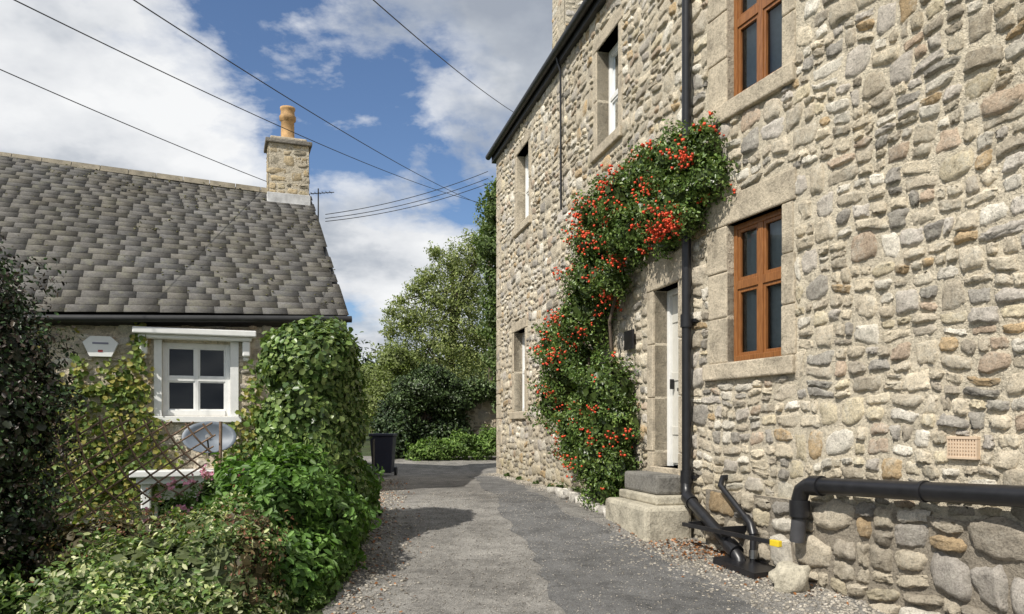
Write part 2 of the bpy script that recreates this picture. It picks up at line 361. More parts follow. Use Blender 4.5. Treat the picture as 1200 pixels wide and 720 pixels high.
box('door_lintel',FF,.06,1.14,3.25,3.6,-.3,.045,DRESSED,D,.015)
for (l,r_) in ((.08,.25),(.95,1.12)):
    zz=[.6,1.3,1.95,2.6,3.25]
    for i in range(4): box('door_jamb_stone',FF,l,r_,zz[i]+.003,zz[i+1]-.003,-.3,.045-random.uniform(0,.01),DRESSED,D,.012)
box('door_leaf',FF,.31,.89,1.14,3.19,-.24,-.2,CREAM,D,.004)
for a,b_ in ((.25,.31),(.89,.95)): box('door_frame',FF,a,b_,1.12,3.25,-.26,-.15,WHITE,D,.004)
box('door_frame_head',FF,.31,.89,3.19,3.25,-.26,-.152,WHITE,D,.004)
for i in range(5): box('door_board',FF,.32+i*.113,.32+i*.113+.105,1.16,3.17,-.2,-.188,CREAM,D,.004)
for z in (1.5,2.15,2.85): box('door_rail',FF,.33,.87,z,z+.1,-.188,-.176,CREAM,D,.004)
box('door_handle',FF,.80,.83,2.05,2.17,-.176,-.13,BLACK,D,.004); box('letterbox',FF,.5,.7,2.02,2.06,-.176,-.165,BLACK,D,.003)
box('threshold',FF,.2,1.0,1.02,1.12,-.28,.06,DRESSED,D,.01)
box('name_plaque',FF,1.5,1.8,2.6,2.85,.045,.07,BLACK,D,.005)
box('fascia',FF,-.02,9.8,WT-.12,WT+.08,-.02,.10,BLACKM,H,.004)
tube('gutter',[FF(-.0,WT+.03,.17),FF(9.85,WT+.03,.17)],.065,BLACKM,H)
box('fascia_near',NF,.02,8.6,WT-.12,WT+.08,-.02,.10,BLACKM,H,.004)
tube('gutter_near',[NF(0,WT+.03,.17),NF(8.6,WT+.03,.17)],.065,BLACKM,H)
tube('thin_downpipe',[FF(4.6,WT,.15),FF(4.6,WT-.25,.07),FF(4.6,5.2,.06)],.018,BLACK,H)

def roof(name,eL,eR,rL,rR,rows,parent,wmin=.2,wmax=.36,pal=None,mat=SLATE,vr=.09):
    eL,eR,rL,rR=[np.array(p,float) for p in (eL,eR,rL,rR)]
    nrm=np.cross(eR-eL,rL-eL); nrm/=np.linalg.norm(nrm)
    if nrm[2]<0: nrm=-nrm
    V=[];F=[];C=[];Lh=np.linalg.norm(eR-eL)
    hs=np.linspace(1.3,.78,rows); hs=hs/hs.sum(); cum=np.concatenate([[0],np.cumsum(hs)])
    def pt(a,v):
        p=(eL*(1-a)+eR*a)*(1-v)+(rL*(1-a)+rR*a)*v
        return p+nrm*(.018*math.sin(a*11+v*2)) 
    for j in range(rows):
        u=-random.uniform(0,.2); rowc=random.uniform(.95,1.05)
        while u<Lh:
            w=random.uniform(wmin,wmax)*(1.2-.4*j/rows); a0=max(0,u/Lh); a1=min(1,(u+w-.004)/Lh); u+=w
            if a1-a0<.01: continue
            v0=cum[j]-.0015*random.random()**3; v1=min(1,cum[j+1]+hs[j]*.6)
            t0=.015+random.uniform(-.001,.001); t1=.004
            q=[pt(a0,v0)+nrm*t0,pt(a1,v0)+nrm*t0,pt(a1,v1)+nrm*t1,pt(a0,v1)+nrm*t1]
            k=len(V); V+=q+[p-nrm*.009 for p in q]
            F+=[(k,k+1,k+2,k+3),(k,k+4,k+5,k+1),(k+1,k+5,k+6,k+2),(k+3,k+7,k+4,k)]
            c=pal[R.choice(len(pal))]*random.uniform(1-vr,1+vr)*rowc
            if random.random()<.05: c=c*random.choice([.75,1.28])
            C+=[c]*8
    o=mesh_fast(name,np.array(V),np.array(F),mat,parent,np.array(C))
    mesh_py(name+'_underlay',[pt(0,0)-nrm*.06,pt(1,0)-nrm*.06,pt(1,1)-nrm*.06,pt(0,1)-nrm*.06],[(0,1,2,3)],BLACKM,parent)
    return o
SP=np.array([(.142,.137,.132),(.152,.145,.137),(.134,.131,.129),(.15,.141,.127)])
roof('main_roof',FF(-.0,WT+.08,.12),FF(9.85,WT+.08,.12),FF(0,WT+2.0,-2.1),FF(9.85,WT+2.0,-2.1),12,H,.35,.5,SP)
roof('near_roof',NF(8.6,WT+.08,.12),NF(0,WT+.08,.12),NF(8.6,WT+2.0,-2.1),NF(0,WT+2.0,-2.1),12,H,.35,.5,SP)
mesh_py('rear_and_gables',[FF(9.6,-.2,0),FF(9.6,WT,0),FF(9.6,WT+1.9,-2.1),FF(9.6,WT,-4.2),FF(9.6,-.2,-4.2),NF(8.6,-.4,0),NF(8.6,WT,0),NF(8.6,WT+1.9,-2.1),NF(8.6,WT,-4.2),NF(8.6,-.4,-4.2)],
   [(0,1,2,3,4),(5,6,7,8,9),(4,3,8,9),(3,2,7,8)],MORTAR,H)
def stack(nm,cx,cy,dx,w1,w2,z0,z1,parent,s=.8,pal=PAL,pw=PW):
    d=np.array(dx,float); d/=np.hypot(*d); n=np.array([d[1],-d[0]])
    c=np.array([cx,cy])
    faces=[(c+n*w2/2-d*w1/2,d,n,w1),(c-d*w1/2-n*w2/2,n,-d,w2),(c+d*w1/2-n*w2/2,n,d,w2),(c-n*w2/2-d*w1/2,d,-n,w1)]
    for i,(o,dd,nn,w) in enumerate(faces):
        f=Fr(o,dd,nn); sheet(nm+'_face',f,0,w,z0,z1,[],MORTAR,parent); stones(nm+'_stones',f,.0,w,z0,z1,[],s,STONE_C,parent,(7,6),(.006,.016),pal,pw,.2,.005)
    return Fr(c-d*w1/2+n*w2/2,d,n)
cc=FF(9.2,0,-1.65)
stack('house_chimney',cc[0],cc[1],(.97,.24),.67,.9,8.6,12.2,H,1.1)
S=grp('stone_step')
STEPM=m_dressed('worn_step_stone',(.46,.42,.33))
box('upper_step',FF,.12,1.08,.84,1.06,.05,.36,m_dressed('dark_step_stone',(.20,.19,.17)),S,.03)
box('lower_step',FF,-.14,1.12,.3,.74,.05,.60,STEPM,S,.05)
box('mid_step',FF,-.02,1.1,.74,.838,.05,.42,STEPM,S,.02)

# ------------------------------------------------------------------ pipes
dp=grp('downpipe')
tube('pipe',[NF(.06,WT,.16),NF(.06,WT-.3,.10),NF(.06,1.02,.10)],.052,BLACK,dp)
for z in (2.75,4.75,1.05): 
    tube('collar',[NF(.06,z-.07,.10),NF(.06,z+.07,.10)],.068,BLACK,dp); box('bracket',NF,-.04,.16,z-.02,z+.02,.0,.06,BLACK,dp,.004)
tube('offset_bend',[NF(.06,1.08,.10),NF(.07,.93,.11),NF(.13,.84,.14),NF(1.12,.42,.27),NF(1.22,.34,.28),NF(1.25,.2,.28)],.06,BLACK,dp)
tube('shoe_collar',[NF(1.04,.455,.26),NF(1.17,.40,.275)],.075,BLACK,dp)
tube('top_collar',[NF(.13,.84,.14),NF(.25,.79,.155)],.072,BLACK,dp)
wp=grp('waste_pipe')
tube('small_pipe',[NF(.68,1.08,.0),NF(.68,1.08,.08),NF(.70,1.0,.12),NF(1.24,.68,.17),NF(1.29,.60,.18),NF(1.30,.22,.19)],.03,BLACK,wp)
tube('elbow',[NF(1.16,.73,.16),NF(1.25,.67,.17),NF(1.295,.58,.18)],.04,BLACK,wp)
tube('silver_joint',[NF(1.30,.36,.187),NF(1.30,.44,.185)],.04,m_simple('grey_metal',(.4,.4,.4),.3,.1,5,0,1),wp)
tb=grp('pipe_bracket_bar')
box('bar',NF,.38,1.76,.565,.605,.34,.37,BLACK,tb,.004); box('yellow_end',NF,1.765,1.88,.555,.61,.333,.377,YEL,tb,.006)
box('arm',NF,1.0,1.03,.53,.63,.05,.34,BLACK,tb,.003); box('arm_left',NF,.45,.48,.55,.62,.05,.34,BLACK,tb,.003)
gp=grp('drain_gully')
V=[NF(1.0,.30,.10),NF(1.62,.24,.10),NF(1.66,.24,.46),NF(1.05,.29,.46)]
me=mesh_py('gully_plate',V,[(0,1,2,3)],BLACK,gp); sm=me.modifiers.new('s','SOLIDIFY'); sm.thickness=.06
hp=grp('soil_pipe')
pr=.07
tube('horizontal_run',[NF(2.08,1.10,.19),NF(8.5,1.30,.19)],pr,BLACK,hp)
tube('elbow',[NF(2.14,1.10,.19),NF(2.03,1.09,.19),NF(1.96,1.05,.19),NF(1.93,.97,.19),NF(1.93,.8,.19)],.07,BLACK,hp,8)
tube('collar',[NF(2.08,1.10,.19),NF(2.2,1.104,.19)],.086,BLACK,hp); tube('collar_down',[NF(1.93,.82,.19),NF(1.93,.96,.19)],.086,BLACK,hp)
tube('stub_down',[NF(1.93,.85,.19),NF(1.90,.60,.19)],.064,m_simple('grey_black_plastic',(.06,.06,.065),.5,.2,8),hp)
for u in (3.2,5.0): tube('pipe_clip',[NF(u,1.10+.031*(u-2.08),.19),NF(u+.03,1.101+.031*(u-2.08),.19)],.08,BLACK,hp)

# ------------------------------------------------------------------ rocks
import bmesh
def rock(name,loc,sc,seed,mat,parent=None,sub=3):
    bm=bmesh.new(); bmesh.ops.create_icosphere(bm,subdivisions=sub,radius=1)
    rg=np.random.default_rng(seed); ph=rg.uniform(0,6,(6,3)); 
    for v in bm.verts:
        p=np.array(v.co); d=1
        for k in range(6): d+=.09*math.sin(float(np.dot(p,np.cos(ph[k])*(1.5+k)))+ph[k][0])
        p=p*d; p=np.sign(p)*np.abs(p)**.8
        v.co=Vector(p*np.array(sc)+np.array(loc))
    me=bpy.data.meshes.new(name); bm.to_mesh(me); bm.free()
    for q in me.polygons: q.use_smooth=True
    me.materials.append(mat); return link(bpy.data.objects.new(name,me),parent)
RK=m_dressed('limestone_rock',(.46,.42,.33))
p=NF(2.0,.0,.36); rock('boulder',(p[0],p[1],float(zr(p[1]))+.09),(.17,.14,.14),4,RK)
cube=np.array([(-1,-1,-1),(1,-1,-1),(1,1,-1),(-1,1,-1),(-1,-1,1),(1,-1,1),(1,1,1),(-1,1,1)],float)
cf=np.array([(0,3,2,1),(4,5,6,7),(0,1,5,4),(1,2,6,5),(2,3,7,6),(3,0,4,7)])
def pebbles(name,pts,sizes,cols,mat,parent=None,flat=.6,smooth=True):
    n=len(pts); pts=np.asarray(pts); sizes=np.asarray(sizes)
    q=cube[None]*(1+R.normal(0,.22,(n,8,3)))*.62
    q[:,:,2]*=flat; a=R.uniform(0,6.28,n); ca,sa=np.cos(a)[:,None],np.sin(a)[:,None]
    x=q[:,:,0]*ca-q[:,:,1]*sa; y=q[:,:,0]*sa+q[:,:,1]*ca
    q=np.stack([x,y,q[:,:,2]],-1)*sizes[:,None,None]+pts[:,None]
    Fq=(cf[None]+np.arange(n)[:,None,None]*8).reshape(-1,4)
    return mesh_fast(name,q.reshape(-1,3),Fq,mat,parent,np.repeat(cols,8,0),smooth)
n=70; u=np.sort(R.uniform(1.1,4.2,n)); o=.25+.18*(4.2-u)/2.8+R.normal(0,.07,n); P=FF(u,0*u,o); P[:,2]=zr(P[:,1])+.04
pebbles('edging_stones',P,R.uniform(.06,.14,n),np.array([(.62,.59,.54)])*R.uniform(.6,1.2,(n,1)),STONE_G,None,.8)
n=15000; u=R.uniform(-.3,8,n); o=.08+np.abs(R.normal(0,.42,n)); P=NF(u,0*u,o); P[:,2]=zr(P[:,1])+.008
far=R.uniform(0,1,n)<.25; u2=R.uniform(0,9.6,n); o2=.03+np.abs(R.normal(0,.14,n)); P2=FF(u2,0*u2,o2); P2[:,2]=zr(P2[:,1])+.008
P[far]=P2[far]
yl=R.uniform(5,16,n); lf=R.uniform(0,1,n)<.15; P[lf,0]=xl(yl[lf])+np.abs(R.normal(0,.22,lf.sum())); P[lf,1]=yl[lf]; P[lf,2]=zr(yl[lf])+.012
pebbles('gravel',P,R.uniform(.005,.02,n),np.array([(.46,.42,.36)])*R.uniform(.45,1.5,(n,1)),STONE_G)
n=12000; x=R.uniform(-1.3,3,n); y=R.uniform(4,13,n); keep=x<xright(y)-.1; x,y=x[keep],y[keep]; n=len(x)
pebbles('road_grit',np.stack([x,y,zr(y)+.013],-1),R.uniform(.003,.008,n),np.array([(.40,.37,.33)])*R.uniform(.4,1.7,(n,1)),STONE_G)

# ------------------------------------------------------------------ foliage
def leaves_mesh(c,nrm,size,col,aspect=.55,fold=.12):
    n=len(c); nrm=nrm/np.linalg.norm(nrm,axis=1,keepdims=True)
    t=np.cross(nrm,R.normal(0,1,(n,3))); t/=np.linalg.norm(t,axis=1,keepdims=True); b_=np.cross(nrm,t)
    s=size[:,None]
    pr=[(-.5,0,0),(-.2,.5,1),(.25,.42,1),(.5,0,0),(.25,-.42,1),(-.2,-.5,1)]
    V=np.stack([c+t*s*a+b_*s*bb*aspect+nrm*s*fold*k for a,bb,k in pr],1)
    i=np.arange(n)[:,None]*6
    F=np.concatenate([i+np.array([[0,1,2,3]]),i+np.array([[0,3,4,5]])],0)
    return V.reshape(-1,3),F,np.repeat(col,6,0)
def blobpts(blobs,n,thick=.16,cull=.72,lump=.16,seed=0):
    B=np.array([(b+(b[3],b[3]))[:6] if len(b)==4 else b for b in blobs],float)
    w=(B[:,3]*B[:,4]+B[:,4]*B[:,5]+B[:,3]*B[:,5]); w/=w.sum()
    out=[];no=[];got=0
    while got<n:
        k=R.choice(len(B),n,p=w); d=R.normal(0,1,(n,3)); d/=np.linalg.norm(d,axis=1,keepdims=True)
        ph=k[:,None]*1.7+seed
        l=np.sin(d[:,0:1]*5+ph)*np.sin(d[:,1:2]*6+ph*2)+np.sin(d[:,2:3]*7+ph*3+d[:,0:1]*4)
        r_=1+lump*.5*l-np.abs(R.normal(0,thick,(n,1)))+R.exponential(.04,(n,1))
        p=B[k,:3]+d*r_*B[k,3:6]
        ok=np.ones(n,bool)
        for q in B:
            ok&=(((p-q[:3])/q[3:6])**2).sum(1)>cull**2
        p=p[ok]; dn=(d/B[k,3:6])[ok]; dn/=np.linalg.norm(dn,axis=1,keepdims=True)
        out.append(p); no.append(dn); got+=len(p)
    return np.concatenate(out)[:n],np.concatenate(no)[:n]
def foliage(name,blobs,n,size,pal,mat=LEAF,parent=None,thick=.16,cull=.6,lump=.18,filler=.16,aspect=.55,spread=.65,up=.3,seed=0,clip=None,clumpvar=.35,fs=3.0):
    p,d=blobpts(blobs,n,thick,cull,lump,seed)
    if clip is not None:
        m=clip(p); p,d=p[m],d[m]
    n=len(p)
    nr=d+R.normal(0,spread,(n,3))+np.array([0,0,up])
    pal=np.array(pal); col=pal[R.integers(0,len(pal),n)]*R.uniform(.6,1.4,(n,1))
    cl=1+clumpvar*np.sin(p[:,0:1]*7+seed)*np.sin(p[:,1:2]*6+2)*np.sin(p[:,2:3]*8+1)
    V,F,C=leaves_mesh(p,nr,size*R.uniform(.6,1.35,n),col*cl,aspect)
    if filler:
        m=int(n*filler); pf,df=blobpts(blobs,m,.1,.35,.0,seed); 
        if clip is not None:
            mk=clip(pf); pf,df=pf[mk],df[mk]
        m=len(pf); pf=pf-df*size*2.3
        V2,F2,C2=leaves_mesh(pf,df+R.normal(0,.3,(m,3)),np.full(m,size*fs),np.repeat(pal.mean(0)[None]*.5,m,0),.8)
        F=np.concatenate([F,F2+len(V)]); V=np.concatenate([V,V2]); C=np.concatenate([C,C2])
    return mesh_fast(name,V,F,mat,parent,C)

PY=[(.853,11.7,2.48,.46),(.765,11.95,1.98,.42),(.707,12.05,2.85,.35),(1.08,11.2,3.16,.45),(1.168,10.9,3.59,.42),(1.158,10.85,4.1,.38),(1.193,10.6,4.45,.34),
 (1.447,10,4.45,.38),(1.486,9.9,3.98,.38),(1.68,9.5,4.6,.34),(1.744,9.3,4.09,.36),(1.84,8.95,4.55,.35),(1.88,8.7,4.07,.36),(2.0,8.35,4.5,.29),(2.06,8.2,4.15,.26),(1.8,9.1,3.75,.22),(1.9,8.5,3.85,.2),
 (1.226,10.4,2.05,.45),(1.325,10.3,1.6,.40),(1.125,10.5,1.15,.38),(1.37,10.2,1.1,.3),(.984,10.85,1.6,.37),(1.21,10.35,.8,.28),(.9,11,1.36,.3),(1.3,10.3,3.5,.25)]
W=grp('pyracantha_shrub')
def wallclip(p):
    dx=p[:,0]-1.974; dy=p[:,1]-8.77
    of=dx*FF.n[0]+dy*FF.n[1]; on=dx*NF.n[0]+dy*NF.n[1]
    return np.where(dy>0,of,on)>.03
foliage('leaves',PY,56000,.042,[(.09,.15,.032),(.12,.185,.045),(.065,.115,.026),(.17,.23,.06)],LEAF_G,W,.22,.55,.5,.12,.5,.75,.3,1,wallclip,.45)
bp,bd=blobpts(PY,230,.04,.85,.5,1); m=wallclip(bp); bp=bp[m]
w=R.choice([3,8,16],len(bp)); 
pts=np.concatenate([c+R.normal(0,.045,(k,3))*(k/14+.3) for c,k in zip(bp,w)]+[np.array([1.70,8.5,3.80])+R.normal(0,.07,(130,3)),np.array([1.60,8.75,3.72])+R.normal(0,.05,(50,3)),np.array([1.75,8.1,4.35])+R.normal(0,.04,(30,3))])
pebbles('berries',pts,R.uniform(.012,.022,len(pts)),np.array([(.75,.09,.035)])*R.uniform(.6,1.25,(len(pts),1)),BERRY,W,1.0)
for pt in ([(1.3,10.35,.4),(1.35,10.2,1.5),(1.3,10.6,3.0),(1.5,9.9,4.1),(1.85,8.9,4.3)],[(1.2,10.7,.45),(1.1,11,1.6),(1.1,11.4,2.6)]): tube('stem',pt,.022,BARK,W)
sx=-.1
IV=[(-2.02+sx,8.5,2.2,.46,.7,.5),(-2.02+sx,8.5,1.6,.48,.75,.6),(-2.0+sx,8.4,.9,.48,.75,.65),(-1.98+sx,8.6,.3,.47,.75,.5),(-1.82+sx,8.3,2.28,.28,.45,.34),(-2.25+sx,8.5,2.28,.3,.5,.36),(-1.82+sx,8.1,1.3,.26,.36,.5),(-2.2+sx,8.2,1.2,.28,.36,.5),(-1.85+sx,8.6,1.8,.28,.65,.6)]
foliage('ivy_hedge',IV,46000,.062,[(.10,.16,.042),(.14,.205,.058),(.065,.115,.032),(.19,.25,.08)],LEAF_G,None,.1,.65,.14,.14,.8,.5,.25,2)
LH=[(-1.78,7.3,.65,.38,.5,.5),(-2.05,7.0,.8,.42,.5,.45),(-1.75,6.9,.3,.26,.5,.4),(-2.3,7.3,.85,.45,.5,.45),(-1.82,7.9,.7,.3,.6,.5),(-1.95,6.5,.35,.38,.4,.45),(-1.85,9.3,.75,.2,.9,.45),(-2.05,7.4,1.0,.35,.4,.35)]
foliage('elder_hedge',LH,17000,.085,[(.10,.19,.04),(.145,.25,.06),(.07,.14,.03)],LEAF,None,.24,.5,.5,.25,.45,.7,.5,3)
VS=[(-2.3,6.0,.35,.5,.5,.5),(-2.75,5.9,.3,.5,.5,.5),(-2.15,5.6,.05,.42,.4,.42),(-2.6,5.3,.15,.45,.4,.4),(-3.1,5.6,.1,.45,.4,.5),(-2.45,6.5,.6,.4,.4,.35),(-2.05,6.2,.3,.3,.35,.4),(-2.05,5.1,-.1,.38,.4,.4)]
foliage('variegated_shrub',VS,34000,.046,[(.18,.25,.07),(.40,.43,.20),(.11,.18,.05),(.50,.51,.31),(.10,.16,.05),(.08,.13,.04)],LEAF,None,.26,.47,.5,.2,.5,.75,.4,4)
foliage('cotoneaster_bush',[(-2.15,6.35,.62,.32,.3,.36),(-1.98,6.0,.5,.22,.3,.33),(-3.3,6.4,.5,.5,.4,.4),(-2.9,6.7,.6,.4,.4,.3),(-3.9,6.6,.4,.5,.4,.45)],13000,.035,[(.10,.10,.04),(.15,.11,.05),(.09,.15,.04),(.22,.10,.06)],LEAF,None,.35,.3,.6,.2,.4,.8,.5,5)
foliage('laurel_bush',[(-3.6,5.5,.0,.5,.5,.5),(-4.1,5.9,.2,.5,.5,.5),(-2.6,7.6,.55,.45,.5,.5),(-3.1,8.2,.2,.5,.5,.5),(-3.0,7.2,.3,.4,.4,.4),(-2.8,9.3,.5,.45,.5,.6),(-2.75,8.5,.8,.25,.4,.5)],16000,.055,[(.06,.11,.03),(.09,.155,.042),(.12,.18,.05)],LEAF_G,None,.25,.45,.5,.25,.5,.7,.4,6)
FL=grp('pink_flower_plant')
foliage('leaves',[(-3.0,7.9,.75,.22,.2,.35),(-3.3,7.9,.6,.25,.2,.35)],2200,.05,[(.08,.14,.03),(.11,.18,.05)],LEAF,FL,.3,.3,.4,.1,.35,.8,.5,21)
fp,fd=blobpts([(-3.02,7.75,.98,.26,.18,.22),(-3.35,7.75,.85,.2,.15,.2),(-2.55,7.2,1.15,.15,.12,.1)],26,.1,.3,.3,3); fp=np.repeat(fp,7,0)+R.normal(0,.018,(26*7,3))
V,F,Cc=leaves_mesh(fp,np.array([[0,-1,.4]])+R.normal(0,.7,(len(fp),3)),R.uniform(.025,.045,len(fp)),np.array([(.66,.30,.42)])*R.uniform(.8,1.25,(len(fp),1)),.9); mesh_fast('flowers',V,F,LEAF,FL,Cc)
T=grp('copper_tree')
DT=[(-4.35,6.3,2.6,.45,.5,.5),(-4.1,6.3,2.0,.5,.5,.5),(-4.0,6.2,1.5,.45,.5,.5),(-4.3,6.1,1.1,.6,.5,.5),(-3.85,6.3,1.75,.25,.35,.25),(-4.6,6.3,3.05,.3,.4,.3),(-4.5,6.2,1.9,.6,.6,.8),(-4.0,6.3,.8,.4,.4,.4),(-4.15,6.3,2.45,.25,.3,.28)]
foliage('crown',DT,34000,.042,[(.03,.045,.02),(.04,.03,.025),(.035,.065,.022),(.06,.045,.03),(.05,.09,.03)],LEAF_D,T,.32,.33,.7,.10,.5,.8,.2,7,None,.5,1.8)
tube('trunk',[(-4.4,6.4,-1.2),(-4.35,6.35,.5),(-4.3,6.3,2.2)],.06,BARK,T)

# ------------------------------------------------------------------ cottage
C=grp('stone_cottage')
LF=Fr((-2.75,12.2),(-.94,-.342),(.342,-.94))
op=[(1.475,2.395,1.75,2.81),(1.45,2.45,-1.25,.55)]
sheet('front_mortar',LF,-.0,10,-1.5,3.2,op,MORTAR_L,C,.3)
CPAL=PAL*1.05
stones('front_stones',LF,0,8,-1.3,3.15,[(1.36,2.5,1.66,2.98),(1.3,2.6,-1.3,.98)],1.05,STONE_G,C,(8,7),(.014,.04),CPAL,PW,1,.02)
window('upper_window',LF,1.475,2.395,1.75,2.81,.05,WHITE,C,.07,(.5,),(.5,),.05,None,.02)
for a,b_ in ((1.36,1.475),(2.395,2.5)): box('architrave',LF,a,b_,1.748,2.84,-.05,.04,WHITE,C,.005)
box('window_sill',LF,1.32,2.54,1.66,1.746,-.05,.10,WHITE,C,.008)
box('cornice',LF,1.12,2.76,2.90,2.99,.0,.26,WHITE,C,.015); box('cornice_lower',LF,1.18,2.70,2.845,2.898,.0,.18,WHITE,C,.012)
for u in (1.2,2.58): 
    box('bracket',LF,u,u+.11,2.62,2.843,.0,.15,WHITE,C,.02); box('bracket_foot',LF,u+.015,u+.095,2.56,2.618,.0,.09,WHITE,C,.02)
box('door_canopy',LF,1.15,2.78,.90,.99,.0,.45,WHITE,C,.015); box('door_canopy_lower',LF,1.22,2.70,.80,.898,.0,.36,WHITE,C,.012)
for u in (1.28,2.52): box('door_bracket',LF,u,u+.13,.45,.798,.0,.28,WHITE,C,.02)
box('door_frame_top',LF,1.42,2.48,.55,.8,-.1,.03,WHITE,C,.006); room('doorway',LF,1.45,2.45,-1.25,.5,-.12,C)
for a,b_ in ((1.36,1.45),(2.45,2.54)): box('door_frame_side',LF,a,b_,-1.25,.545,-.1,.03,WHITE,C,.006)
box('cottage_door',LF,1.47,2.43,-1.25,.42,-.1,-.05,m_simple('green_door',(.05,.07,.06),.5,.1,5),C,.005)
ev=.2
roof('slate_roof',LF(11,2.82,ev),LF(-.22,3.30,ev),LF(11,6.45,-3.3),LF(-.02,6.02,-3.3),31,C,.2,.40,SP)
mesh_py('rear_roof',[LF(-.02,6.0,-3.3),LF(11,6.43,-3.3),LF(11,3,-6.7),LF(-.02,3.2,-6.7)],[(0,1,2,3)],m_simple('rear_slate',(.15,.14,.14),.8,.3,8),C)
mesh_py('gables',[LF(0,-1.5,0),LF(0,3.2,0),LF(.0,5.97,-3.3),LF(0,3.1,-6.6),LF(0,-1.5,-6.6),LF(10,-1.5,0),LF(10,3.0,0),LF(10,6.3,-3.3),LF(10,3.1,-6.6),LF(10,-1.5,-6.6)],[(0,1,2,3,4),(5,6,7,8,9),(3,4,9,8)],MORTAR_L,C)
V=[];F=[]
tl=0
RIDGE=m_simple('stone_ridge',(.20,.175,.13),.9,.4,6,.6)
while tl<11:
    l=.45; z0=6.02+.43*tl/11; z1=6.02+.43*(tl+l)/11
    k=len(V)
    for (tt,zz) in ((tl+.01,z0),(tl+l,z1)): V+=[LF(tt,zz-.07,-3.3+.11),LF(tt,zz+.045,-3.3+.03),LF(tt,zz+.045,-3.3-.03),LF(tt,zz-.07,-3.3-.11)]
    F+=[(k,k+1,k+5,k+4),(k+1,k+2,k+6,k+5),(k+2,k+3,k+7,k+6),(k,k+3,k+2,k+1)]
    tl+=l
mesh_py('ridge_tiles',V,F,RIDGE,C)
tube('eaves_gutter',[LF(-.25,3.22,.27),LF(11,2.74,.27)],.05,BLACKM,C)
mesh_py('soffit',[LF(-.2,3.22,.24),LF(11,2.76,.24),LF(11,2.72,0),LF(-.2,3.12,0)],[(0,1,2,3)],BLACKM,C)
n=2600; a=R.uniform(0,1,n); vv=R.beta(1.2,1.0,n); eL,eR,rL,rR=[np.array(q) for q in (LF(11,2.82,ev),LF(-.22,3.30,ev),LF(11,6.45,-3.3),LF(-.02,6.02,-3.3))]
k=(np.sin(a*40+vv*5)*np.sin(a*23-vv*17)+R.normal(0,.35,n))>.35; k|=(vv>.93)&(R.uniform(0,1,n)<.6); a,vv=a[k][:,None],vv[k][:,None]
nrm=np.cross(eR-eL,rL-eL); nrm/=np.linalg.norm(nrm); nrm=nrm if nrm[2]>0 else -nrm
P=(eL*(1-a)+eR*a)*(1-vv)+(rL*(1-a)+rR*a)*vv+nrm*.022; n=len(P)
pebbles('roof_moss',P,R.uniform(.006,.024,n),np.array([(.17,.165,.08)])*R.uniform(.6,1.3,(n,1)),STONE_G,C,.45)
cx,cy=LF(.42,0,-3.25)[:2]
CP=np.array([(.50,.40,.25),(.42,.34,.22),(.33,.29,.22),(.54,.46,.31)])
sf=stack('chimney',cx,cy,(.94,.342),.72,.6,5.3,6.85,C,.9,CP,np.array([.3,.3,.2,.2]))
box('chimney_cap',sf,-.06,.78,6.85,6.93,-.66,.06,m_dressed('cap_stone',(.22,.2,.17)),C,.015); box('chimney_cap_top',sf,.03,.69,6.93,7.0,-.57,-.03,DRESSED,C,.02)
box('flashing_front',sf,-.03,.75,5.62,5.93,-.62,.03,LEAD,C,.01)
prof=[(.15,7.0),(.15,7.05),(.125,7.08),(.12,7.38),(.15,7.40),(.155,7.47),(.13,7.5),(.125,7.58),(.14,7.6),(.14,7.64),(.10,7.64),(.09,7.3)]
pc=sf(.36,0,-.3); V=[];F=[]
for r_,z in prof:
    for k in range(20): V.append((pc[0]+r_*math.cos(k*math.pi/10),pc[1]+r_*math.sin(k*math.pi/10),z))
for j in range(len(prof)-1):
    for k in range(20): F.append((j*20+k,j*20+(k+1)%20,(j+1)*20+(k+1)%20,(j+1)*20+k))
mesh_py('chimney_pot',V,F,TERRA,C,0,True)
ae=grp('tv_aerial'); a0=LF(-.12,0,-3.0)
tube('mast',[(a0[0],a0[1],5.5),(a0[0],a0[1],6.1)],.012,WIRE,ae); tube('boom',[(a0[0]-.15,a0[1],6.0),(a0[0]+.3,a0[1],6.03)],.008,WIRE,ae)
for i in range(6): tube('element',[(a0[0]-.12+i*.07,a0[1]-.1,6.0+i*.004),(a0[0]-.12+i*.07,a0[1]+.1,6.02+i*.004)],.005,WIRE,ae)
ab=grp('alarm_box'); hx=[(-.21,.06),(-.12,.14),(.12,.14),(.21,.06),(.13,-.12),(-.13,-.12)]
V=[LF(3.17+a,2.70+b_,o) for o in (.04,.11) for a,b_ in hx]; mesh_py('casing',V,[tuple(range(6)),tuple(range(11,5,-1))]+[(i,(i+1)%6,6+(i+1)%6,6+i) for i in range(6)],WHITE,ab,.01)
box('label_band',LF,3.07,3.27,2.74,2.765,.112,.115,m_simple('label_grey',(.22,.22,.28),.5,.1,5),ab,0); box('red_label',LF,3.14,3.20,2.63,2.66,.112,.115,m_simple('label_red',(.4,.05,.05),.5,.1,5),ab,0)
sd=grp('satellite_dish'); V=[];F=[]
cen=LF(1.75,1.42,.42); ax=Vector((.25,-.9,.35)).normalized(); q=ax.to_track_quat('Z','Y')
for j in range(7):
    for k in range(28):
        r_=.33*j/6; p=q@Vector((r_*1.1*math.cos(k*math.tau/28),r_*.72*math.sin(k*math.tau/28),.09*(j/6)**2)); V.append(Vector(cen)+p)
for j in range(6):
    for k in range(28): F.append((j*28+k,j*28+(k+1)%28,(j+1)*28+(k+1)%28,(j+1)*28+k))
o=mesh_py('dish',V,F,m_simple('dish_grey',(.14,.165,.20),.5,.15,6),sd,0,True); o.modifiers.new('s','SOLIDIFY').thickness=.01
